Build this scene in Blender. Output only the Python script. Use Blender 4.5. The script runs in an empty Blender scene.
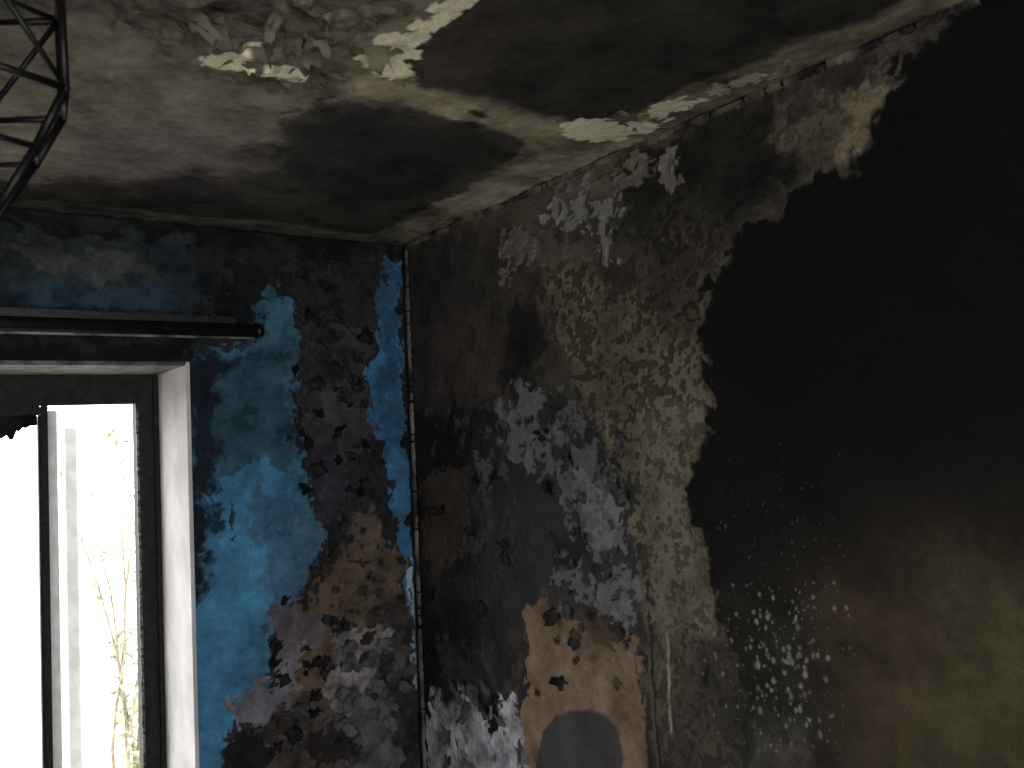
import bpy, bmesh, math, random
import numpy as np
from mathutils import Vector, Matrix
random.seed(4)
sc = bpy.context.scene
sc.view_settings.view_transform = 'Standard'
H = 2.4
F = 830.0
# ---------------------------------------------------------------- camera (solved from the room's vanishing points)
Xc = Vector((1188, 11, -F)).normalized()
Yc = Vector((-578, -65, -F)); Yc = (Yc - Yc.dot(Xc)*Xc).normalized()
Zc = Xc.cross(Yc).normalized()
R = Matrix((Xc, Yc, Zc))
d0 = R @ Vector((403-512, 384-245, -F))
t0 = 3.0/math.hypot(d0.x, d0.y)
C = Vector((0, 0, H)) - t0*d0
print("CAM", C)
cam = bpy.data.cameras.new("camera"); cam.lens = F/1024*36; cam.sensor_width = 36; cam.clip_start = 0.02
cam.dof.use_dof = True; cam.dof.focus_distance = 2.6; cam.dof.aperture_fstop = 6.3
co = bpy.data.objects.new("camera", cam); sc.collection.objects.link(co)
co.matrix_world = Matrix.Translation(C) @ R.to_4x4()
sc.camera = co
def ray(px, py): return R @ Vector((px-512, 384-py, -F))
def on(axis, val, px, py):
    """measured point of the room: where a sight line meets the plane axis=val"""
    d = ray(px, py); t = (val - C[axis])/d[axis]
    return C + t*d
def uvR(p): q = on(0, 0, *p); return (-q.y, q.z)
def uvL(p): q = on(1, 0, *p); return (-q.x, q.z)
def uvC(p): q = on(2, H, *p); return (-q.x, -q.y)

# ---------------------------------------------------------------- helpers
def lin(c):
    c = np.array(c, float)/255.0
    return np.where(c <= .04045, c/12.92, ((c+.055)/1.055)**2.4)
def vn(x, y, seed):
    r = np.random.RandomState(seed).rand(256, 256)
    xi = np.floor(x).astype(int); yi = np.floor(y).astype(int)
    fx = x-xi; fy = y-yi; fx = fx*fx*(3-2*fx); fy = fy*fy*(3-2*fy)
    a = r[xi & 255, yi & 255]; b = r[(xi+1) & 255, yi & 255]
    c = r[xi & 255, (yi+1) & 255]; d = r[(xi+1) & 255, (yi+1) & 255]
    return (a*(1-fx)+b*fx)*(1-fy)+(c*(1-fx)+d*fx)*fy
def fbm(x, y, s, o, seed, g=.55):
    v = 0; a = 1; t = 0
    for i in range(o):
        v = v+a*vn(x*s+i*17.3, y*s+i*9.1, seed+i); t += a; a *= g; s *= 2.03
    return v/t
def cells(x, y, s, seed):
    r = np.random.RandomState(seed).rand(4, 128, 128)
    X = x*s; Y = y*s; xi = np.floor(X).astype(int); yi = np.floor(Y).astype(int)
    best = np.full(x.shape, 9.); second = np.full(x.shape, 9.); A = np.zeros(x.shape); B = np.zeros(x.shape)
    for dx in (-1, 0, 1):
        for dy in (-1, 0, 1):
            i = (xi+dx) & 127; j = (yi+dy) & 127
            d = np.hypot(xi+dx+r[0][i, j]-X, yi+dy+r[1][i, j]-Y)
            m = d < best
            second = np.where(m, best, np.minimum(second, d))
            A = np.where(m, r[2][i, j], A); B = np.where(m, r[3][i, j], B); best = np.where(m, d, best)
    return A-.5, B-.5, second-best
def sdf(px, py, poly):
    d = np.full(px.shape, 1e9); ins = np.zeros(px.shape, bool); n = len(poly)
    for i in range(n):
        ax, ay = poly[i]; bx, by = poly[(i+1) % n]
        ex = bx-ax; ey = by-ay; wx = px-ax; wy = py-ay
        t = np.clip((wx*ex+wy*ey)/(ex*ex+ey*ey+1e-12), 0, 1)
        d = np.minimum(d, (wx-ex*t)**2+(wy-ey*t)**2)
        c = ((ay > py) != (by > py))
        if abs(ey) > 1e-9:
            ins ^= c & (px < ex*(py-ay)/ey+ax)
    return np.where(ins, 1, -1)*np.sqrt(d)

class Surf:
    def __init__(s, us, vs, base, touv, seed, K):
        s.us, s.vs, s.touv, s.K = us, vs, touv, K
        s.U, s.V = np.meshgrid(us, vs, indexing='ij')
        U, V = s.U, s.V
        s.wx = (fbm(U, V, 9, 4, seed)-.5); s.wy = (fbm(U, V, 9, 4, seed+20)-.5)
        a, b, e = cells(U+s.wx*.05, V+s.wy*.05, 24, seed+40); a2, b2, e2 = cells(U+s.wx*.02, V+s.wy*.02, 62, seed+41)
        s.cx = a*.05+a2*.022; s.cy = b*.05+b2*.022; s.e = e; s.ca = a; s.cb = a2; s.cc = b
        s.n = [fbm(U, V, 3, 4, seed+60), fbm(U, V, 14, 4, seed+70), fbm(U, V, 60, 3, seed+80), fbm(U, V, 120, 2, seed+90)]
        s.c = np.ones(U.shape+(3,))*lin(base)*K
        s.h = np.zeros(U.shape); s.r = np.full(U.shape, .8); s.seed = seed
    def tint(s, c, var, flake, idx):
        f = 1+var*((s.n[0][idx]-.5)*1.2+(s.n[1][idx]-.5)*2+(s.n[2][idx]-.5)*.9)+flake*(s.ca[idx]+.5*s.cb[idx])
        return (lin(c)*s.K)[None, None, :]*np.clip(f, .12, 3)[..., None]
    def L(s, poly, rgb, soft=.003, w=1., cw=1., var=.6, h=0., al=1., pit=0., flake=0., brk=0., px=True, rough=.8, thr=.5):
        P = [s.touv(p) for p in poly] if px else poly
        xs = [p[0] for p in P]; ys = [p[1] for p in P]; m = .1+soft
        paper = h > 0 and soft < .005
        if paper: w *= .55; cw *= 1.15; h *= 2.0; soft = .0022
        i0, i1 = np.searchsorted(s.us, [min(xs)-m, max(xs)+m]); j0, j1 = np.searchsorted(s.vs, [min(ys)-m, max(ys)+m])
        if i1 <= i0 or j1 <= j0: return
        I = (slice(i0, i1), slice(j0, j1))
        x = s.U[I]+w*.10*s.wx[I]+cw*s.cx[I]; y = s.V[I]+w*.10*s.wy[I]+cw*s.cy[I]
        d = sdf(x, y, P)+(s.n[2][I]-.5)*.012*w
        k = np.clip(d/soft*.5+.5, 0, 1); k = k*k*(3-2*k)
        lift = 0
        if paper: lift = .0065*np.exp(-np.maximum(d, 0)/.010)*np.clip((s.cc[I]+.35)*2, 0, 1)   # edges curl off the wall
        if brk > 0:   # broken coverage: patches missing
            if paper: q = .45*s.n[1][I]+.08*s.n[2][I]+.32*(s.ca[I]+.5)+.15*(s.cb[I]+.5)+.0
            else: q = .6*s.n[1][I]+.25*s.n[2][I]+.3*(s.ca[I]+.5)*.5
            k = k*np.clip((q-brk*(.85 if paper else .6))/.025, 0, 1)
        k = k*al
        col = s.tint(rgb, var, flake, I)
        if paper: col = col*(1+.35*np.exp(-np.maximum(d, 0)/.004))[..., None]   # paler torn fibre at the edge
        hh = h+flake*.005*s.cc[I]+lift
        if pit > 0:
            q = s.n[2][I]*.5+s.n[1][I]*.3+s.n[3][I]*.2
            p = np.clip((q-(.545-.1*pit+.05))/.05, 0, 1)*min(1, pit)
            col = col*(1-.74*p)[..., None]
            hh = hh-.004*p
        s.c[I] = s.c[I]*(1-k[..., None])+col*k[..., None]
        s.h[I] = s.h[I]*(1-k)+hh*k
        s.r[I] = s.r[I]*(1-k)+rough*k
    def line(s, pts, width, rgb, **k):
        P = [s.touv(p) for p in pts]; out = []; back = []
        for i, p in enumerate(P):
            a = P[max(0, i-1)]; b = P[min(len(P)-1, i+1)]
            dx, dy = b[0]-a[0], b[1]-a[1]; l = math.hypot(dx, dy) or 1
            nx, ny = -dy/l*width/2, dx/l*width/2
            out.append((p[0]+nx, p[1]+ny)); back.append((p[0]-nx, p[1]-ny))
        k.setdefault('w', .15); k.setdefault('cw', .1); k.setdefault('soft', .003)
        s.L(out+back[::-1], rgb, px=False, **k)
    def dots(s, n, reg, r0, r1, rgb, al=.9, seed=0):
        rr = random.Random(seed)
        for _ in range(n):
            p = reg(rr); u, v = s.touv(p); r = rr.uniform(r0, r1)*rr.uniform(.4, 1)
            i0, i1 = np.searchsorted(s.us, [u-r*2, u+r*2]); j0, j1 = np.searchsorted(s.vs, [v-r*2.5, v+r*2.5])
            if i1 <= i0 or j1 <= j0: continue
            I = (slice(i0, i1), slice(j0, j1))
            d = np.hypot(s.U[I]-u, (s.V[I]-v)*rr.uniform(.6, 1))-r+(s.n[2][I]-.5)*r
            k = np.clip(.5-d/(.6*r), 0, 1)*al*rr.uniform(.4, 1)
            s.c[I] = s.c[I]*(1-k[..., None])+(lin(rgb)*s.K)*k[..., None]
            s.h[I] = s.h[I]+.0008*k
    def build(s, name, fn, mat, hole=None, flip=False):
        U, V = s.U, s.V; nu, nv = U.shape
        hgt = s.h+(s.n[1]-.5)*.007+(s.n[2]-.5)*.003+(s.n[3]-.5)*.0018+.005
        fade = np.clip(np.minimum(np.minimum(U-s.us[0], s.us[-1]-U), np.minimum(V-s.vs[0], s.vs[-1]-V))/.01, 0, 1)
        hgt = np.clip(hgt, 0, .022)*fade
        co_ = fn(U, V, hgt).reshape(-1, 3)
        idx = np.arange(nu*nv).reshape(nu, nv)
        q = np.stack([idx[:-1, :-1], idx[1:, :-1], idx[1:, 1:], idx[:-1, 1:]], -1)
        if hole is not None:
            cu = (U[:-1, :-1]+U[1:, 1:])/2; cv = (V[:-1, :-1]+V[1:, 1:])/2
            keep = ~((cu > hole[0]) & (cu < hole[1]) & (cv > hole[2]) & (cv < hole[3])); q = q[keep]
        q = q.reshape(-1, 4)
        if flip: q = q[:, ::-1]
        me = bpy.data.meshes.new(name); nf = len(q)
        me.vertices.add(len(co_)); me.vertices.foreach_set('co', co_.astype(np.float32).ravel())
        me.loops.add(nf*4); me.loops.foreach_set('vertex_index', q.astype(np.int32).ravel())
        me.polygons.add(nf); me.polygons.foreach_set('loop_start', np.arange(0, nf*4, 4, dtype=np.int32))
        me.polygons.foreach_set('loop_total', np.full(nf, 4, dtype=np.int32))
        me.polygons.foreach_set('use_smooth', np.ones(nf, dtype=bool))
        at = me.color_attributes.new('Col', 'FLOAT_COLOR', 'POINT')
        rgba = np.concatenate([np.clip(s.c, 0, .9), s.r[..., None]], -1)
        at.data.foreach_set('color', rgba.astype(np.float32).ravel())
        me.update(calc_edges=True); me.validate()
        me.materials.append(mat)
        ob = bpy.data.objects.new(name, me); sc.collection.objects.link(ob); return ob

def mat_attr(name):
    m = bpy.data.materials.new(name); m.use_nodes = True; N = m.node_tree.nodes; K = m.node_tree.links
    b = N['Principled BSDF']; a = N.new('ShaderNodeVertexColor'); a.layer_name = 'Col'
    tc = N.new('ShaderNodeTexCoord'); n = N.new('ShaderNodeTexNoise'); n.inputs['Scale'].default_value = 230; n.inputs['Detail'].default_value = 3
    K.new(tc.outputs['Object'], n.inputs['Vector'])
    mr = N.new('ShaderNodeMapRange'); mr.inputs['From Min'].default_value = .3; mr.inputs['From Max'].default_value = .7
    mr.inputs['To Min'].default_value = .82; mr.inputs['To Max'].default_value = 1.18; K.new(n.outputs['Fac'], mr.inputs['Value'])
    vm = N.new('ShaderNodeVectorMath'); vm.operation = 'SCALE'; K.new(a.outputs['Color'], vm.inputs[0]); K.new(mr.outputs['Result'], vm.inputs['Scale'])
    K.new(vm.outputs['Vector'], b.inputs['Base Color']); K.new(a.outputs['Alpha'], b.inputs['Roughness'])
    bp = N.new('ShaderNodeBump'); bp.inputs['Strength'].default_value = .6; bp.inputs['Distance'].default_value = .003
    K.new(n.outputs['Fac'], bp.inputs['Height']); K.new(bp.outputs['Normal'], b.inputs['Normal'])
    b.inputs['Specular IOR Level'].default_value = .2
    return m
def mat(name, c1, c2, scale=20, rough=.7, bump=.4, metal=0., spec=.3, detail=6):
    m = bpy.data.materials.new(name); m.use_nodes = True; N = m.node_tree.nodes; K = m.node_tree.links
    b = N['Principled BSDF']; tc = N.new('ShaderNodeTexCoord'); n = N.new('ShaderNodeTexNoise')
    n.inputs['Scale'].default_value = scale; n.inputs['Detail'].default_value = detail; K.new(tc.outputs['Object'], n.inputs['Vector'])
    r = N.new('ShaderNodeValToRGB'); r.color_ramp.elements[0].position = .38; r.color_ramp.elements[1].position = .62
    r.color_ramp.elements[0].color = (*lin(c1), 1); r.color_ramp.elements[1].color = (*lin(c2), 1)
    K.new(n.outputs['Fac'], r.inputs['Fac']); K.new(r.outputs['Color'], b.inputs['Base Color'])
    bp = N.new('ShaderNodeBump'); bp.inputs['Strength'].default_value = bump; bp.inputs['Distance'].default_value = .004
    K.new(n.outputs['Fac'], bp.inputs['Height']); K.new(bp.outputs['Normal'], b.inputs['Normal'])
    b.inputs['Roughness'].default_value = rough; b.inputs['Metallic'].default_value = metal; b.inputs['Specular IOR Level'].default_value = spec
    return m
def obj(name, bm, m, parent=None, smooth=False):
    me = bpy.data.meshes.new(name); bm.to_mesh(me); bm.free()
    for x in (m if isinstance(m, list) else [m]): me.materials.append(x)
    if smooth:
        for p in me.polygons: p.use_smooth = True
    o = bpy.data.objects.new(name, me); sc.collection.objects.link(o)
    if parent: o.parent = parent
    return o
def empty(name, loc=(0, 0, 0)):
    o = bpy.data.objects.new(name, None); sc.collection.objects.link(o); return o
def box(bm, a, b, mi=0, bev=0.):
    a = Vector(a); b = Vector(b)
    r = bmesh.ops.create_cube(bm, size=1, matrix=Matrix.Translation((a+b)/2) @ Matrix.Diagonal((*(abs(b[i]-a[i]) for i in range(3)), 1)))
    vs = r['verts']
    fs = {f for v in vs for f in v.link_faces}
    for f in fs: f.material_index = mi
    if bev: bmesh.ops.bevel(bm, geom=list({e for v in vs for e in v.link_edges}), offset=bev, segments=2, affect='EDGES')
def tube(bm, p, q, r, n=10, r2=None, mi=0, caps=True):
    p = Vector(p); q = Vector(q); d = q-p
    M = Matrix.Translation((p+q)/2) @ d.to_track_quat('Z', 'Y').to_matrix().to_4x4()
    res = bmesh.ops.create_cone(bm, cap_ends=caps, segments=n, radius1=r, radius2=r if r2 is None else r2, depth=d.length, matrix=M)
    for f in {f for v in res['verts'] for f in v.link_faces}: f.material_index = mi; f.smooth = True
def ball(bm, p, r, mi=0):
    bmesh.ops.create_icosphere(bm, subdivisions=2, radius=r, matrix=Matrix.Translation(p))

M_wall = mat_attr("burnt_plaster")

# ================================================================= RIGHT WALL
us = np.concatenate([np.arange(0, 2.25, .0026), np.linspace(2.26, 3.5, 12)])
vs = np.concatenate([np.linspace(0, .42, 6), np.arange(.44, H-.001, .0028), [H]])
S = Surf(us, vs, (60, 55, 46), uvR, 101, 1.12)
L = S.L
allp = [(-.2, -.2), (4, -.2), (4, 2.8), (-.2, 2.8)]
L(allp, (62, 57, 49), px=False, var=.9, pit=.4, flake=.15)
# upper tan bloom
L([(405,250),(560,170),(700,110),(900,70),(860,170),(740,240),(690,320),(560,300),(520,230)], (75,70,59), soft=.03, var=.9, pit=.5)
L([(405,262),(470,235),(500,255),(520,300),(512,400),(420,412),(410,380)], (54,50,46), soft=.02, var=.7, flake=.1)
L([(430,330),(470,315),(500,330),(505,395),(430,400)], (63,57,52), soft=.03, var=.6)
# darker clouds near ceiling
L([(620,160),(700,120),(760,120),(720,200),(660,260),(625,250)], (34,32,27), soft=.03, var=.8, pit=.5)
L([(705,110),(830,80),(880,60),(840,95),(800,120),(790,180),(740,230),(700,200)], (38,35,30), soft=.03, var=.9, pit=.6)
L([(600,270),(640,260),(640,420),(600,400)], (50,46,40), soft=.03, var=.9, pit=.6)
L([(505,300),(540,290),(545,380),(520,420),(505,380)], (32,30,26), soft=.02, var=.8, brk=.3)
# pale flaky patches near the ceiling
L([(548,205),(590,185),(618,172),(622,200),(612,262),(600,255),(596,225),(560,232)], (120,118,109), soft=.002, var=.4, h=.0018, flake=.3, brk=.36)
L([(500,240),(530,225),(545,240),(520,262),(508,280)], (95,90,80), soft=.002, var=.5, h=.0015, flake=.3, brk=.35)
L([(664,155),(680,150),(684,180),(668,198),(660,180)], (112,108,98), soft=.002, h=.0015, flake=.2, cw=.7, w=.6)
L([(540,235),(600,260),(570,270),(545,262)], (88,84,74), soft=.004, brk=.3)
L([(560,190),(660,150),(660,170),(560,215)], (86,82,72), soft=.004, h=.0006, brk=.52)
L([(845,85),(880,88),(892,105),(870,128),(852,160),(838,150),(850,120)], (112,102,84), soft=.006, cw=.5, w=.5, var=.8, pit=.5, h=.001)
L([(770,100),(850,88),(850,125),(790,150)], (84,77,64), soft=.02, var=.9, pit=.7, brk=.3)
# rough tan render band
L([(560,260),(620,300),(690,270),(710,300),(700,350),(716,400),(700,450),(692,510),(716,560),(735,640),(745,780),(655,780),(645,640),(628,540),(600,430),(560,360),(540,300)],
  (90,83,68), soft=.02, var=1.1, pit=1., cw=.6)
L([(645,400),(700,400),(690,500),(712,570),(735,660),(740,780),(668,780),(655,600),(640,480)], (104,96,80), soft=.03, var=.8, pit=.8, cw=.5, al=.85)
L([(680,180),(720,200),(712,280),(690,320),(650,330),(640,250)], (60,55,45), soft=.03, var=1.1, pit=1.1, al=.8)
L([(650,640),(740,640),(745,790),(655,790)], (68,64,54), soft=.05, var=.9, pit=.8, al=.7)
# burnt paper zone
L([(415,412),(500,405),(520,395),(565,400),(605,440),(630,520),(650,600),(655,780),(420,780),(412,600)], (30,29,30), soft=.006, var=.5, flake=.25, h=.001, rough=.55)
L([(420,480),(470,470),(520,520),(520,600),(440,620),(420,580)], (42,41,42), soft=.03, var=.6, flake=.35, rough=.55)
L([(590,600),(650,600),(655,780),(600,780)], (48,46,44), soft=.02, var=.6, flake=.4)
L([(424,478),(455,470),(470,500),(462,560),(440,570),(425,560)], (66,54,43), soft=.004, var=.5, h=.0015)
L([(500,395),(520,392),(545,388),(580,405),(590,430),(560,440),(545,468),(520,465),(505,440)], (84,86,85), soft=.002, var=.4, h=.002, flake=.35, brk=.50)
L([(470,448),(495,460),(492,488),(478,480)], (80,81,82), soft=.002, h=.002, flake=.2, w=.6, cw=.6)
L([(528,432),(570,425),(605,440),(612,480),(560,470),(530,470)], (84,86,86), soft=.002, var=.4, h=.002, flake=.3, brk=.42)
L([(568,478),(615,482),(620,515),(612,548),(575,545),(582,510)], (102,105,106), soft=.002, var=.4, h=.002, flake=.3, brk=.30, w=.7, cw=.8)
L([(590,572),(635,565),(645,600),(636,640),(612,622),(595,600)], (94,96,97), soft=.002, var=.4, h=.002, flake=.3, brk=.36)
L([(560,560),(580,566),(575,588),(560,580)], (78,80,80), soft=.002, h=.002)
L([(560,400),(600,420),(650,600),(600,640),(570,560)], (78,80,79), soft=.002, h=.0012, flake=.3, brk=.64)
L([(430,420),(520,420),(520,560),(430,580)], (56,54,54), soft=.002, h=.0012, flake=.3, brk=.70)
L([(548,540),(580,520),(590,560),(560,565)], (26,25,26), soft=.01)
# brown backing paper
L([(528,612),(545,600),(580,615),(590,640),(620,650),(645,645),(650,700),(645,780),(520,780),(522,735),(530,690)], (110,91,72), soft=.002, var=.6, h=.0025, cw=.6, rough=.65, flake=.12)
L([(540,600),(600,610),(620,650),(560,650)], (88,72,57), soft=.03, al=.7)
L([(540,790),(541,755),(548,730),(560,716),(578,708),(596,708),(612,717),(622,732),(627,755),(628,790)], (60,57,57), soft=.003, var=.4, cw=.12, w=.35, h=.004)
L([(520,640),(530,600),(520,690),(505,700)], (66,54,44), soft=.01)
# pale ash at bottom near corner
L([(432,690),(455,700),(470,680),(482,712),(520,705),(528,740),(530,790),(428,790)], (152,152,157), soft=.012, var=.9, flake=.7, h=.002, brk=.22)
L([(440,640),(500,650),(500,700),(440,690)], (54,52,53), soft=.02, flake=.6)
L([(488,700),(505,705),(500,735),(490,725)], (20,18,16), soft=.003, w=.3)
# crack lines
S.line([(640,560),(650,640),(655,700),(660,780)], .009, (84,78,64), brk=.36, al=.8)
S.line([(651,610),(657,700),(662,780)], .006, (26,24,21), brk=.3)
S.line([(668,630),(671,680),(674,735)], .005, (140,135,120), brk=.36)
# soot-black half
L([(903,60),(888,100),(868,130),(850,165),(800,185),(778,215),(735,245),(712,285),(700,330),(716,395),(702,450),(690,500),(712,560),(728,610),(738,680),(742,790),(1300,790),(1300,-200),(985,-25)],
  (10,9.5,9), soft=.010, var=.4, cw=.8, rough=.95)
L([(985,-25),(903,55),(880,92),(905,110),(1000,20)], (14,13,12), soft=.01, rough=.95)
# dim brown/olive lit area low on the sooty wall, painted into its colour
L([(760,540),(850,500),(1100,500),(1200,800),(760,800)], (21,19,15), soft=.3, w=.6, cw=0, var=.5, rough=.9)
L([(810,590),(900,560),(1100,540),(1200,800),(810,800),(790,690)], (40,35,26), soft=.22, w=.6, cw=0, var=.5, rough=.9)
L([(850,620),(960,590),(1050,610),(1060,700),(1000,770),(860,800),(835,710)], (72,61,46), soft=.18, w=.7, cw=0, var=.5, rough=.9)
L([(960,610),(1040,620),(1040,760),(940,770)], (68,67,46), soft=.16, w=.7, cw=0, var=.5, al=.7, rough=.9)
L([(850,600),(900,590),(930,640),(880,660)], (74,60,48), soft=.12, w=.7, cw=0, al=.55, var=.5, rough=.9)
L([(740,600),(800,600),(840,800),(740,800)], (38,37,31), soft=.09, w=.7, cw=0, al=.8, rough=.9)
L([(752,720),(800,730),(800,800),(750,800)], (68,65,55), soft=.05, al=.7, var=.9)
S.dots(200, lambda r: (r.gauss(785,28), r.gauss(662,40)), .0012, .0060, (134,132,116), al=.9, seed=1)
S.dots(280, lambda r: (r.uniform(705,850), r.uniform(430,750)), .0008, .0026, (100,98,88), al=.8, seed=2)
S.dots(90, lambda r: (r.uniform(700,860), r.uniform(580,760)), .001, .0035, (114,112,98), al=.75, seed=3)
S.dots(260, lambda r: (r.uniform(640,740), r.uniform(300,760)), .002, .006, (30,28,23), al=.7, seed=5)
S.dots(80, lambda r: (r.uniform(700,1024), r.uniform(350,700)), .0008, .0018, (54,52,47), al=.7, seed=7)
# corner gap
S.L([(-.05,0),(.022,0),(.024,2.5),(-.05,2.5)], (13,12,11), px=False, w=.1, cw=.1, soft=.006)
S.L([(.042,0),(.056,0),(.052,2.37),(.042,2.37)], (20,18,16), px=False, w=.2, cw=.25, soft=.006)
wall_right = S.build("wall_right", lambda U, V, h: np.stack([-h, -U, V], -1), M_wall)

# ================================================================= LEFT WALL (window wall)
pA = on(1, 0, 189, 362); W_R = -pA.x; W_T = pA.z; W_B = .30; W_L = W_R+1.35
print("window edge", W_R, W_T)
us = np.concatenate([np.arange(0, 1.42, .0028), np.linspace(1.43, 2.8, 40)])
us = np.sort(np.append(us, [W_R, W_L]))
vs = np.concatenate([np.linspace(0, .28, 5), np.arange(.34, H-.001, .003), [H]]); vs = np.sort(np.append(vs, [W_T, W_B]))
S = Surf(us, vs, (40, 42, 44), uvL, 501, 1.12)
L = S.L
L(allp, (34,35,37), px=False, var=.8, flake=.2)
# top band above the rail
L([(-200,200),(0,215),(180,232),(190,300),(150,315),(-200,310)], (42,48,50), soft=.02, var=1., flake=.1)
L([(-200,280),(0,286),(160,288),(180,312),(-200,312)], (38,60,74), soft=.025, var=.8, al=.8)
L([(150,240),(190,244),(190,310),(165,310)], (34,50,60), soft=.02, al=.7)
L([(10,250),(60,255),(130,258),(150,276),(90,282),(30,275)], (70,72,68), soft=.02, var=.9, brk=.40, al=.8)
L([(-100,200),(120,222),(400,246),(400,256),(100,236),(-100,222)], (20,20,20), soft=.012, var=.5)
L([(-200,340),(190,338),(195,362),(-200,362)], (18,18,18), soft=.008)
# blue distemper
L([(188,352),(215,350),(250,345),(262,330),(262,290),(292,300),(300,380),(292,440),(325,520),(318,560),(290,600),(262,640),(262,690),(225,720),(222,800),(180,800),(180,600)],
  (58,97,118), soft=.004, var=.7, h=.001, cw=.8)
L([(205,500),(225,470),(262,450),(298,490),(310,560),(280,600),(250,640),(215,660),(196,620)], (72,132,169), soft=.09, var=.45, cw=.2, al=.95)
L([(196,620),(250,620),(238,700),(218,790),(190,790)], (68,122,158), soft=.04, var=.5, cw=.2)
L([(230,350),(262,320),(290,330),(285,420),(240,420)], (58,97,118), soft=.05, var=.8, cw=.2, al=.7)
L([(205,350),(290,350),(290,460),(220,470)], (40,57,66), soft=.015, var=.9, brk=.52, al=.7, flake=.2)
L([(255,480),(325,520),(310,600),(265,640)], (74,88,104), soft=.008, var=.9, brk=.54, al=.5)
L([(186,352),(235,352),(226,400),(214,470),(210,560),(202,605),(186,600)], (22,30,40), soft=.022, var=.7)
L([(190,280),(262,290),(262,315),(200,330)], (22,26,29), soft=.02, var=.7)
L([(215,495),(235,515),(225,535),(212,520)], (34,60,76), soft=.006, brk=.2)
S.dots(120, lambda r: (r.uniform(195,315), r.uniform(350,700)), .001, .005, (30,44,54), al=.55, seed=11)
# blue strip next to the corner
L([(376,262),(398,258),(404,400),(416,640),(410,640),(402,560),(388,470),(372,420),(368,370),(380,330)], (60,107,141), soft=.004, var=.7, cw=.6, h=.001)
L([(380,262),(400,262),(404,420),(384,420)], (38,62,82), soft=.02, al=.65, brk=.25)
L([(404,560),(412,560),(420,690),(413,690)], (150,175,195), soft=.006, cw=.2, w=.2)
# charred lining paper
L([(212,258),(300,262),(384,258),(376,330),(364,372),(370,430),(386,470),(402,560),(412,640),(424,800),(222,800),(226,720),(262,690),(262,640),(292,600),(320,560),(326,520),(292,440),(300,380),(292,300),(260,285),(215,285)],
  (38,36,39), soft=.003, var=.6, flake=.45, h=.002, cw=.8, rough=.6)
L([(222,262),(285,262),(300,285),(250,292)], (28,30,32), soft=.01, flake=.5)
L([(300,310),(345,318),(368,350),(355,372),(310,350)], (48,46,50), soft=.003, flake=.7, h=.003, rough=.55)
L([(300,385),(365,380),(375,440),(330,470),(305,440)], (58,54,57), soft=.003, flake=.5, h=.002, rough=.55)
L([(296,430),(335,440),(345,500),(325,520)], (52,49,56), soft=.003, flake=.5)
L([(370,430),(386,470),(402,560),(380,500)], (42,40,44), soft=.01)
L([(340,520),(370,500),(398,560),(405,610),(380,640),(340,625),(330,570)], (84,73,62), soft=.003, var=.8, flake=.4, h=.002, brk=.42)
L([(318,575),(340,570),(345,610),(330,640),(300,660),(300,620)], (92,77,63), soft=.003, var=.6, flake=.3, h=.003, brk=.38)
L([(270,610),(300,600),(322,625),(310,665),(272,650)], (84,78,83), soft=.003, flake=.4, h=.0022)
L([(285,660),(330,640),(340,690),(300,712),(268,700)], (94,79,67), soft=.003, var=.6, flake=.4, h=.002, brk=.42)
L([(226,700),(268,680),(300,640),(285,700),(262,735),(235,740)], (104,100,107), soft=.003, var=.6, flake=.4, h=.001)
L([(330,650),(360,620),(400,632),(412,670),(395,700),(350,730),(320,700)], (122,116,114), soft=.006, var=.9, flake=.7, h=.003, rough=.45)
L([(345,690),(400,680),(418,790),(350,790)], (84,80,82), soft=.01, var=.7, flake=.8, h=.002, rough=.45)
L([(228,735),(255,728),(268,750),(258,790),(225,790)], (28,29,32), soft=.003, flake=.3, h=.003)
L([(270,715),(330,700),(345,790),(262,790)], (76,67,61), soft=.003, flake=.6, h=.001)
L([(300,735),(330,720),(345,745),(310,775)], (42,38,36), soft=.004, flake=.4)
L([(380,600),(412,600),(420,790),(400,790)], (46,44,46), soft=.015, flake=.4, al=.8)
# dark corner line
S.L([(-.05,0),(.012,0),(.012,2.4),(-.05,2.4)], (30,30,30), px=False, w=.1, cw=.1, soft=.006, brk=.2)
wall_left = S.build("wall_left", lambda U, V, h: np.stack([-U, -h, V], -1), M_wall, hole=(W_R, W_L, W_B, W_T), flip=True)

# ================================================================= CEILING
us = np.concatenate([np.arange(0, 2.3, .0042), np.linspace(2.31, 2.8, 6)])
vs = np.concatenate([np.arange(0, 2.0, .0036), np.linspace(2.01, 3.5, 14)])
S = Surf(us, vs, (96, 90, 72), uvC, 901, 1.3)
L = S.L
L(allp, (97,91,77), px=False, var=.8, flake=.08)
L([(-300,-300),(200,-100),(130,60),(80,160),(-300,180)], (99,92,78), soft=.2, w=1.5, var=.8)
# crumpled loose paint along top
L([(100,-60),(420,-60),(376,20),(335,44),(250,40),(180,32),(120,14)], (86,80,69), soft=.01, var=1.1, pit=.6, flake=.4, h=.004, w=.6, cw=.7)
L([(250,50),(350,60),(350,95),(300,85),(240,75)], (74,69,59), soft=.03, var=.9, pit=.4)
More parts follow.
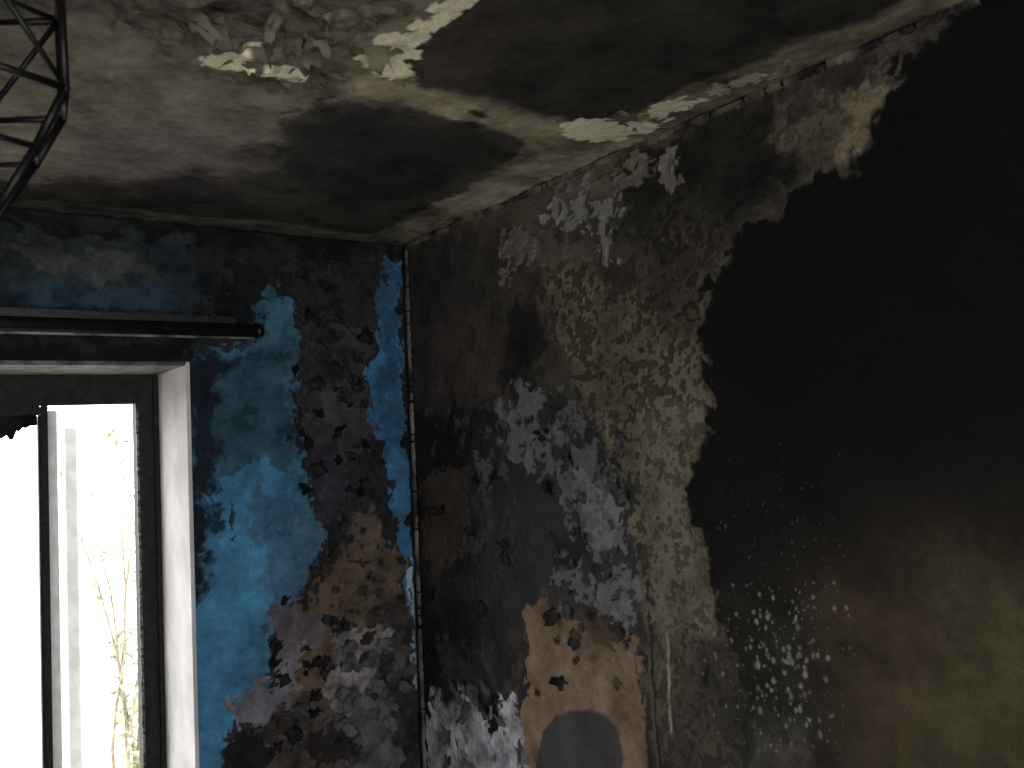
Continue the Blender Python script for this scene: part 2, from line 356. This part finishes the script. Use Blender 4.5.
# dark panels
L([(395,78),(420,40),(455,12),(480,-40),(700,-120),(1060,-120),(905,0),(860,22),(720,70),(660,100),(585,122),(500,100)], (38,35,30), soft=.018, var=.8, cw=.4, w=.6, flake=.1)
L([(395,78),(420,40),(455,12),(470,-10),(520,20),(480,80),(440,90)], (56,51,42), soft=.07, cw=.2, al=.8)
L([(60,168),(110,150),(200,152),(262,140),(290,108),(330,98),(400,108),(440,112),(520,135),(528,145),(490,172),(440,200),(392,222),(370,232),(280,222),(140,208),(30,195)], (58,54,47), soft=.010, var=.9, cw=.6, w=.6, pit=.3)
L([(290,120),(360,110),(470,135),(500,150),(430,190),(360,215),(300,190),(280,150)], (36,34,30), soft=.06, var=.7, cw=.3)
L([(50,130),(140,110),(270,120),(270,165),(150,180),(40,170)], (94,88,82), soft=.06, al=.75, var=.7)
L([(130,180),(200,175),(260,205),(160,205)], (42,38,37), soft=.03, brk=.2)
L([(-100,170),(60,185),(110,205),(-100,200)], (70,65,56), soft=.03, al=.7)
L([(-100,195),(100,208),(400,241),(402,247),(100,220),(-100,206)], (74,69,60), soft=.01, al=.6)
# light joint bands
L([(352,72),(400,80),(500,106),(575,128),(560,145),(530,142),(500,130),(420,106),(350,92)], (132,124,102), soft=.02, var=.6, cw=.3, w=.5)
L([(385,238),(430,205),(500,172),(545,150),(600,145),(660,115),(760,75),(700,105),(620,150),(500,200),(410,243)], (128,121,102), soft=.012, var=.8, cw=.3, w=.6, flake=.1)
L([(660,98),(760,62),(880,20),(965,-25),(985,-15),(880,34),(720,102),(640,135)], (88,82,68), soft=.008, var=1., cw=.5, w=.6, brk=.32)
# bare cream plaster where paint fell
bare = dict(soft=.0025, var=.3, cw=.6, w=.4)
L([(355,52),(368,38),(400,28),(436,6),(455,-30),(500,-60),(560,-60),(474,8),(446,28),(415,46),(408,62),(420,80),(375,76)], (194,187,158), **bare)
L([(200,46),(222,48),(240,38),(256,42),(260,66),(236,68),(206,60)], (198,191,163), **bare)
L([(268,58),(286,64),(308,70),(306,82),(272,76)], (194,187,159), **bare)
L([(562,124),(590,117),(640,120),(660,126),(620,138),(576,140)], (192,184,158), **bare)
L([(642,108),(680,96),(702,97),(688,108),(656,120)], (184,175,150), **bare)
L([(700,92),(760,68),(770,72),(712,98)], (150,142,120), soft=.003, cw=.5, w=.5, brk=.4)
L([(320,92),(332,90),(336,96),(322,98)], (30,28,22), soft=.01)
L([(476,106),(488,104),(488,110),(476,112)], (40,34,24), soft=.008, cw=.1)
S.L([(-.02,-.1),(.016,-.1),(.016,3.6),(-.02,3.6)], (30,28,22), px=False, w=.15, cw=.1, soft=.006, brk=.2)
S.L([(-.1,-.02),(2.9,-.02),(2.9,.016),(-.1,.016)], (34,32,28), px=False, w=.15, cw=.1, soft=.006)
# paint blisters / wrinkles as relief
wr = np.abs(fbm(S.U, S.V, 9, 3, 77)-.5); reg = sdf(S.U+S.wx*.2, S.V+S.wy*.2, [uvC(p) for p in [(90,-80),(430,-80),(385,18),(345,98),(240,78),(130,45)]])
S.h += np.clip(reg/.06, 0, 1)*np.clip(.07-wr, 0, 1)*.24
ceiling = S.build("ceiling", lambda U, V, h: np.stack([-U, -V, H-h], -1), M_wall, flip=True)

# ================================================================= masonry behind + rest of room
M_mas = mat("masonry_plaster", (70,66,60), (95,90,80), 8, .9)
M_reveal = mat("reveal_paint", (190,187,184), (214,211,208), 6, .6, .15)
M_dark = mat("sooty_wall_paint", (36,33,29), (60,55,47), 5, .85)
M_floor = mat("charred_floorboards", (22,20,18), (48,42,36), 12, .8, .8)
TH = .46   # wall thickness at the window
bm = bmesh.new()
y0 = .0012
box(bm, (-W_R, y0, 0), (.30, TH+.06, H)); box(bm, (-2.8, y0, 0), (-W_L, TH+.06, H))
box(bm, (-W_L, y0, W_T), (-W_R, TH+.06, H)); box(bm, (-W_L, y0, 0), (-W_R, TH+.06, W_B))
obj("masonry", bm, M_mas, wall_left)
bm = bmesh.new(); box(bm, (.0012, -3.5, 0), (.3, 0, H)); obj("masonry", bm, M_mas, wall_right)
bm = bmesh.new(); box(bm, (-2.95, -3.65, H+.001), (.3, TH+.06, H+.2)); obj("joists_and_boards", bm, M_mas, ceiling)
bm = bmesh.new(); box(bm, (-2.95, -3.65, -.15), (.3, TH+.06, 0)); obj("floor", bm, M_floor)
bm = bmesh.new(); box(bm, (-2.95, -3.5, 0), (-2.8, TH+.06, H)); obj("wall_side", bm, M_dark)
bm = bmesh.new()
bx0, bx1, bz0, bz1 = -2.45, -.85, .6, 2.1  # unseen rear opening, added and sized for extra light on the left wall
for a, b in (((-2.95,0),(bx0,H)), ((bx1,0),(.3,H)), ((bx0,bz1),(bx1,H)), ((bx0,0),(bx1,bz0))):
    box(bm, (a[0], -3.65, a[1]), (b[0], -3.5, b[1]))
obj("wall_back", bm, M_dark)

# reveal lining panels
win = empty("window_1")
M_char = mat("charred_frame", (8,8,8), (32,31,30), 45, .65, .9)
M_white = mat("white_window_paint", (218,218,214), (238,238,234), 20, .45, .1)
M_strip = mat("scorched_glazing_bead", (30,30,30), (130,130,124), 70, .6, .5)
t = .012
bm = bmesh.new(); box(bm, (-W_R-t, -.010, W_B), (-W_R, TH, W_T), bev=.003); obj("reveal_lining_jamb", bm, M_reveal, win)
bm = bmesh.new(); box(bm, (-W_L, -.010, W_B), (-W_L+t, TH, W_T), bev=.003); obj("reveal_lining_far_jamb", bm, M_reveal, win)
bm = bmesh.new(); box(bm, (-W_L+t, -.010, W_T-t), (-W_R-t, TH, W_T), bev=.003); obj("reveal_lining_head", bm, mat("smoked_head_board", (66,65,61), (116,114,108), 20, .7), win)
bm = bmesh.new(); box(bm, (-W_L-.03, -.05, W_B-.03), (-W_R+.03, TH, W_B), bev=.005); obj("window_board", bm, M_reveal, win)
# outer frame
FY0, FY1 = TH-.07, TH
fr = -W_R-t; fl = -W_L+t; ft = W_T-t; fw = .045
inner_top = on(1, FY0, 60, 405).z
inner_r = on(1, FY0, 138, 500).x
print("frame", fr, inner_r, ft, inner_top)
mull = on(1, FY0, 46, 500).x
bm = bmesh.new()
box(bm, (inner_r, FY0, W_B), (fr, FY1, ft), bev=.004)
box(bm, (fl, FY0, W_B), (fl+.05, FY1, ft), bev=.004)
box(bm, (fl+.05, FY0, inner_top), (inner_r, FY1, ft), bev=.004)
box(bm, (fl+.05, FY0, W_B), (inner_r, FY1, W_B+.05), bev=.004)
# sub frame bead that steps into the room
box(bm, (fr-.016, FY0-.02, W_B), (fr, FY0, ft), bev=.003); box(bm, (fl, FY0-.02, ft-.016), (fr-.016, FY0, ft), bev=.003)
obj("outer_frame", bm, M_char, win)
bm = bmesh.new()
z = W_B+.06
rr = random.Random(5)
while z < inner_top-.05:
    l = rr.uniform(.04, .13); 
    box(bm, (inner_r-.002+rr.uniform(-.001, .001), FY0-.007, z), (inner_r+.006, FY0+.004, min(z+l, inner_top)), bev=.0015)
    z += l+rr.uniform(.002, .012)
obj("broken_glazing_bead", bm, M_strip, win)
bm = bmesh.new()
box(bm, (mull-.009, FY0+.005, W_B+.05), (mull+.009, FY1-.01, inner_top), bev=.003)
obj("charred_mullion", bm, M_char, win)
# open casement (hinged at mullion, swung outward)
bm = bmesh.new()
cw_, chh = .42, inner_top-W_B-.07
box(bm, (0, -.02, 0), (.05, .02, chh), bev=.004); box(bm, (cw_-.05, -.02, 0), (cw_, .02, chh), bev=.004)
box(bm, (.05, -.02, 0), (cw_-.05, .02, .055), bev=.004); box(bm, (.05, -.02, chh-.055), (cw_-.05, .02, chh), bev=.004)
ob = obj("open_casement", bm, M_white, win); ob.location = (mull+.022, FY1+.012, W_B+.055); ob.rotation_euler = (0, 0, math.radians(74))
# left fixed casement, charred
bm = bmesh.new()
box(bm, (fl+.05, FY0+.01, inner_top-.03), (mull-.009, FY1-.01, inner_top), bev=.004)
box(bm, (mull-.018, FY0+.012, W_B+.05), (mull-.009, FY1-.012, inner_top-.03), bev=.003)
obj("fixed_sash", bm, M_char, win)
# melted remains hanging at the head
bm = bmesh.new(); rr = random.Random(8); n = 60; xL = mull-.6; top = []; bot = []
for i in range(n+1):
    f = i/n; x = xL+(mull-.02-xL)*f
    dz = .012+.5*max(0, (1-f)-.03)*(.8+.2*math.sin(i*1.1))*(1 if f > .6 else .6)+rr.uniform(0, .03)
    top.append(bm.verts.new((x, FY0+.03+rr.uniform(-.004, .004), inner_top-.025))); bot.append(bm.verts.new((x+rr.uniform(-.003, .003), FY0+.02+rr.uniform(-.01, .01), inner_top-.025-dz)))
for i in range(n): bm.faces.new((top[i], top[i+1], bot[i+1], bot[i]))
bmesh.ops.solidify(bm, geom=bm.faces[:], thickness=.006)
obj("melted_blind_remains", bm, M_char, win)

# ================================================================= curtain rail
M_rail = mat("sooty_metal", (12,12,12), (26,26,26), 50, .4, .3, spec=.4)
rail = empty("curtain_rail")
pe = on(1, -.075, 257, 331); zr = pe.z
bm = bmesh.new()
tube(bm, (pe.x, -.075, zr), (-2.35, -.075, zr), .021, 24)
tube(bm, (pe.x-.004, -.075, zr), (pe.x+.018, -.075, zr), .026, 24, r2=.017)
obj("pole", bm, M_rail, rail, True)
bm = bmesh.new(); box(bm, (-2.35, -.064, zr+.012), (pe.x-.06, -.03, zr+.046), bev=.004); obj("track_fascia", bm, M_rail, rail)
bm = bmesh.new(); box(bm, (-2.35, -.082, zr-.027), (pe.x-.01, -.072, zr-.020), bev=.002); obj("rail_highlight_lip", bm, mat("rail_highlight_pale", (50,50,48), (130,130,126), 14, .35, .2, metal=.3), rail)  # pale strip draws the thin shiny highlight line along the pole
bm = bmesh.new()
for x in (pe.x-.13, pe.x-.95):
    box(bm, (x-.012, -.07, zr+.02), (x+.012, 0.0, zr+.05), bev=.003)
    box(bm, (x-.018, -.012, zr-.0), (x+.018, 0.0, zr+.12), bev=.003)
    tube(bm, (x, -.015, zr+.10), (x, -.009, zr+.10), .006, 10)
obj("wall_brackets", bm, M_rail, rail)

# ================================================================= wire cage pendant
M_wire = mat("black_wire", (6,6,6), (14,13,13), 40, .5, .2)
lamp = empty("wire_cage_pendant_lamp")
D = 1.0
def atdepth(px, py, dep):
    v = Vector(((px-512)/F*dep, (384-py)/F*dep, -dep)); return C + R @ v
pc = atdepth(-24, 92, D); r = .108; a0 = math.radians(55-90)
def ring(z, rad, n=6, off=0.): return [Vector((pc.x+rad*math.cos(a0+off+2*math.pi*i/n), pc.y+rad*math.sin(a0+off+2*math.pi*i/n), z)) for i in range(n)]
ztop = min(H-.06, pc.z+.13)
R1 = ring(pc.z, r); R0 = ring(ztop, r*.96); R2 = ring(pc.z-.07, r*.66, 6); R3 = ring(pc.z-.155, r*.16, 6)
bm = bmesh.new()
w = .0048
def loop(P, w):
    for i in range(len(P)): tube(bm, P[i], P[(i+1) % len(P)], w, 10); ball(bm, P[i], w*1.15)
loop(R1, w); loop(R0, w); loop(R2, w*.8); loop(R3, w)
for i in range(6):
    tube(bm, R0[i], R1[i], w, 10); tube(bm, R1[i], R2[i], w*1.1, 10); tube(bm, R2[i], R3[i], w*1.1, 10)
    tube(bm, R0[i], R1[(i+1) % 6], w*.75, 10)
    if i % 2 == 0: tube(bm, R1[i], R0[(i+1) % 6], w*.75, 10)
top = Vector((pc.x, pc.y, ztop))
for i in range(0, 6): tube(bm, R0[i], top, w*.8, 8)
obj("wire_cage", bm, M_wire, lamp)
bm = bmesh.new()
tube(bm, top, (pc.x, pc.y, H-.01), .004, 8); tube(bm, (pc.x, pc.y, H-.022), (pc.x, pc.y, H), .03, 24, r2=.042)
tube(bm, top-Vector((0, 0, .06)), top, .018, 16, r2=.012)
obj("flex_and_lampholder", bm, M_wire, lamp)

# ================================================================= trims
def strip(name, a, b, wv, nrm, width, thick, m, jag, seg=160, gaps=.0, seed=1):
    """ragged strip from a to b; width along wv, thickness along nrm"""
    rr = random.Random(seed); a = Vector(a); b = Vector(b); wv = Vector(wv); nrm = Vector(nrm); bm = bmesh.new(); prev = None
    for i in range(seg+1):
        p = a.lerp(b, i/seg); j0 = math.sin(i*.13+seed)*jag*.5+math.sin(i*.31)*jag*.4; j1 = rr.uniform(-jag, jag)
        q = [p+wv*j0, p+wv*(width+j1), p+wv*(width+j1)*.8+nrm*thick*(1+rr.uniform(-.2, .2)), p+wv*j0+nrm*thick]
        cur = [bm.verts.new(x) for x in q]
        if prev and rr.random() > gaps:
            for k in range(4): bm.faces.new((prev[k], prev[(k+1) % 4], cur[(k+1) % 4], cur[k]))
        prev = cur
    return obj(name, bm, m)
M_trim = mat("scorched_trim", (28,26,22), (112,106,90), 14, .8, .6)
strip("trim_1", (0, -.03, H-.006), (0, -3.4, H-.006), (0, 0, -1), (-1, 0, 0), .014, .014, M_trim, .003, 420, .08, 3)
strip("trim_2", (-.004, -.028, .3), (-.004, -.028, H-.03), (0, -1, 0), (-1, 0, 0), .015, .009, mat("flaking_corner_bead", (44,42,39), (126,122,113), 9, .8, .6), .003, 330, .08, 4)

# ================================================================= peeling flakes (curled lining paper / paint)
def flakes(parent, items, mats_, name):
    bm = bmesh.new(); rr = random.Random(sum(map(ord, name)))
    for (o, ax, ay, nr, s, mi) in items:
        o = Vector(o); ax = Vector(ax); ay = Vector(ay); nr = Vector(nr)
        th = rr.uniform(0, 6.28); a = ax*math.cos(th)+ay*math.sin(th); b = nr.cross(a)
        nu, nv = 6, 5; g = []; curl = rr.uniform(.3, .9); asp = rr.uniform(.6, 1.3); sk = rr.uniform(-.4, .4)
        ed = [rr.uniform(.7, 1.25) for _ in range(nv)]; ws = [rr.uniform(.6, 1.15) for _ in range(nu)]
        for i in range(nu):
            for j in range(nv):
                x = i/(nu-1)*s*ed[j]; y = (j/(nv-1)-.5)*s*asp*ws[i]+sk*x
                lift = .009+curl*x*x/s*.6
                g.append(bm.verts.new(o+a*x+b*y+nr*lift))
        for i in range(nu-1):
            for j in range(nv-1):
                f = bm.faces.new((g[i*nv+j], g[(i+1)*nv+j], g[(i+1)*nv+j+1], g[i*nv+j+1])); f.material_index = mi; f.smooth = True
    bmesh.ops.solidify(bm, geom=bm.faces[:], thickness=.0008)
    return obj(name, bm, mats_, parent)
Mf = [mat("flake_char", (28,27,28), (52,50,51), 30, .6), mat("flake_brown", (72,62,52), (98,86,73), 18, .7), mat("flake_ash", (104,103,106), (142,141,144), 20, .6), mat("flake_cream", (104,98,84), (160,152,130), 20, .8), mat("flake_grey", (70,72,73), (104,106,107), 20, .7)]
rr = random.Random(21)
def sc_(reg, n, mi, s0, s1, pl):
    out = []
    for _ in range(n):
        p = (rr.uniform(reg[0], reg[2]), rr.uniform(reg[1], reg[3]))
        s = rr.uniform(s0, s1)
        if pl == 'R': q = on(0, 0, *p); out.append((q, (0, 1, 0), (0, 0, 1), (-1, 0, 0), s, mi))
        if pl == 'L': q = on(1, 0, *p); out.append((q, (1, 0, 0), (0, 0, 1), (0, -1, 0), s, mi))
        if pl == 'C': q = on(2, H, *p); out.append((q, (1, 0, 0), (0, 1, 0), (0, 0, -1), s, mi))
    return out
flakes(wall_right, sc_((440,690,520,760),14,2,.02,.06,'R')+sc_((500,400,570,460),18,4,.012,.03,'R')+sc_((565,440,640,640),34,4,.012,.034,'R')+sc_((535,610,640,700),8,1,.015,.035,'R')+sc_((430,430,600,700),26,0,.015,.045,'R')+sc_((555,180,618,260),12,2,.010,.022,'R'), Mf, "peeling_paper_flakes")
flakes(wall_left, sc_((300,310,370,500),26,0,.02,.055,'L')+sc_((310,520,400,700),20,1,.02,.05,'L')+sc_((330,640,400,760),22,2,.02,.06,'L')+sc_((270,600,330,760),18,0,.02,.05,'L')+sc_((235,680,300,760),10,4,.02,.045,'L')+sc_((215,262,360,300),8,0,.015,.035,'L'), Mf, "peeling_paper_flakes")
flakes(ceiling, sc_((130,0,380,45),44,3,.02,.05,'C')+sc_((230,40,420,95),16,3,.012,.028,'C')+sc_((600,90,700,140),12,3,.012,.025,'C')+sc_((700,50,880,95),8,3,.01,.02,'C'), Mf, "peeling_paint_flakes")

# ================================================================= outside
M_ground = mat("gravel_yard", (170,168,162), (200,198,190), 12, .9)
bm = bmesh.new(); box(bm, (-14, TH+.08, -.6), (12, 24, -.5)); obj("yard_ground", bm, M_ground)
def shrub(name, base, height, n, spread, seed):
    rr = random.Random(seed); bm = bmesh.new()
    for k in range(n):
        p = Vector(base)+Vector((rr.uniform(-spread, spread)*.4, rr.uniform(-.2, .2), 0)); d = Vector((rr.uniform(-.25, .25), rr.uniform(-.15, .15), 1)).normalized()
        st = 9; rad = .012
        for i in range(st):
            q = p+d*height/st*rr.uniform(.8, 1.1); tube(bm, p, q, rad, 6, r2=rad*.88, caps=False); rad *= .88
            for _ in range(7):
                ld = Vector((rr.uniform(-1, 1), rr.uniform(-1, 1), rr.uniform(-.4, .7))).normalized(); o = p.lerp(q, rr.random())
                s = rr.uniform(.06, .13); sd = ld.cross(Vector((0, 0, 1))).normalized()*s*.22; e = o+ld*s*.5
                f = bm.faces.new([bm.verts.new(x) for x in (o, e+sd, o+ld*s-Vector((0, 0, s*.2)), e-sd)]); f.material_index = 1
            p = q; d = (d+Vector((rr.uniform(-.2, .2), rr.uniform(-.2, .2), .1))).normalized()
    return obj(name, bm, [mat("stem", (118,108,92), (150,140,116), 20), mat("leaf", (140,148,118), (170,176,150), 8)])
g = on(1, 3.2, 118, 640)
shrub("garden_shrub", (g.x+.05, 3.2, -.5), 2.6, 9, .35, 3)

# ================================================================= light: overcast sky through the window and an added rear opening
wd = bpy.data.worlds.new("overcast_sky"); sc.world = wd; wd.use_nodes = True
bg = wd.node_tree.nodes['Background']; bg.inputs['Color'].default_value = (.985, .985, 1, 1); bg.inputs['Strength'].default_value = 6.8
def portal(name, loc, sx, sy, rot):
    l = bpy.data.lights.new(name, 'AREA'); l.shape = 'RECTANGLE'; l.size = sx; l.size_y = sy; l.cycles.is_portal = True
    o = bpy.data.objects.new(name, l); sc.collection.objects.link(o); o.location = loc; o.rotation_euler = rot
portal("window_sky_portal", (-(W_R+W_L)/2, TH+.02, (W_T+W_B)/2), W_L-W_R, W_T-W_B, (math.radians(-90), 0, 0))
portal("added_rear_opening_portal", ((bx0+bx1)/2, -3.6, (bz0+bz1)/2), bx1-bx0, bz1-bz0, (math.radians(90), 0, 0))  # samples sky for the opening added behind the camera
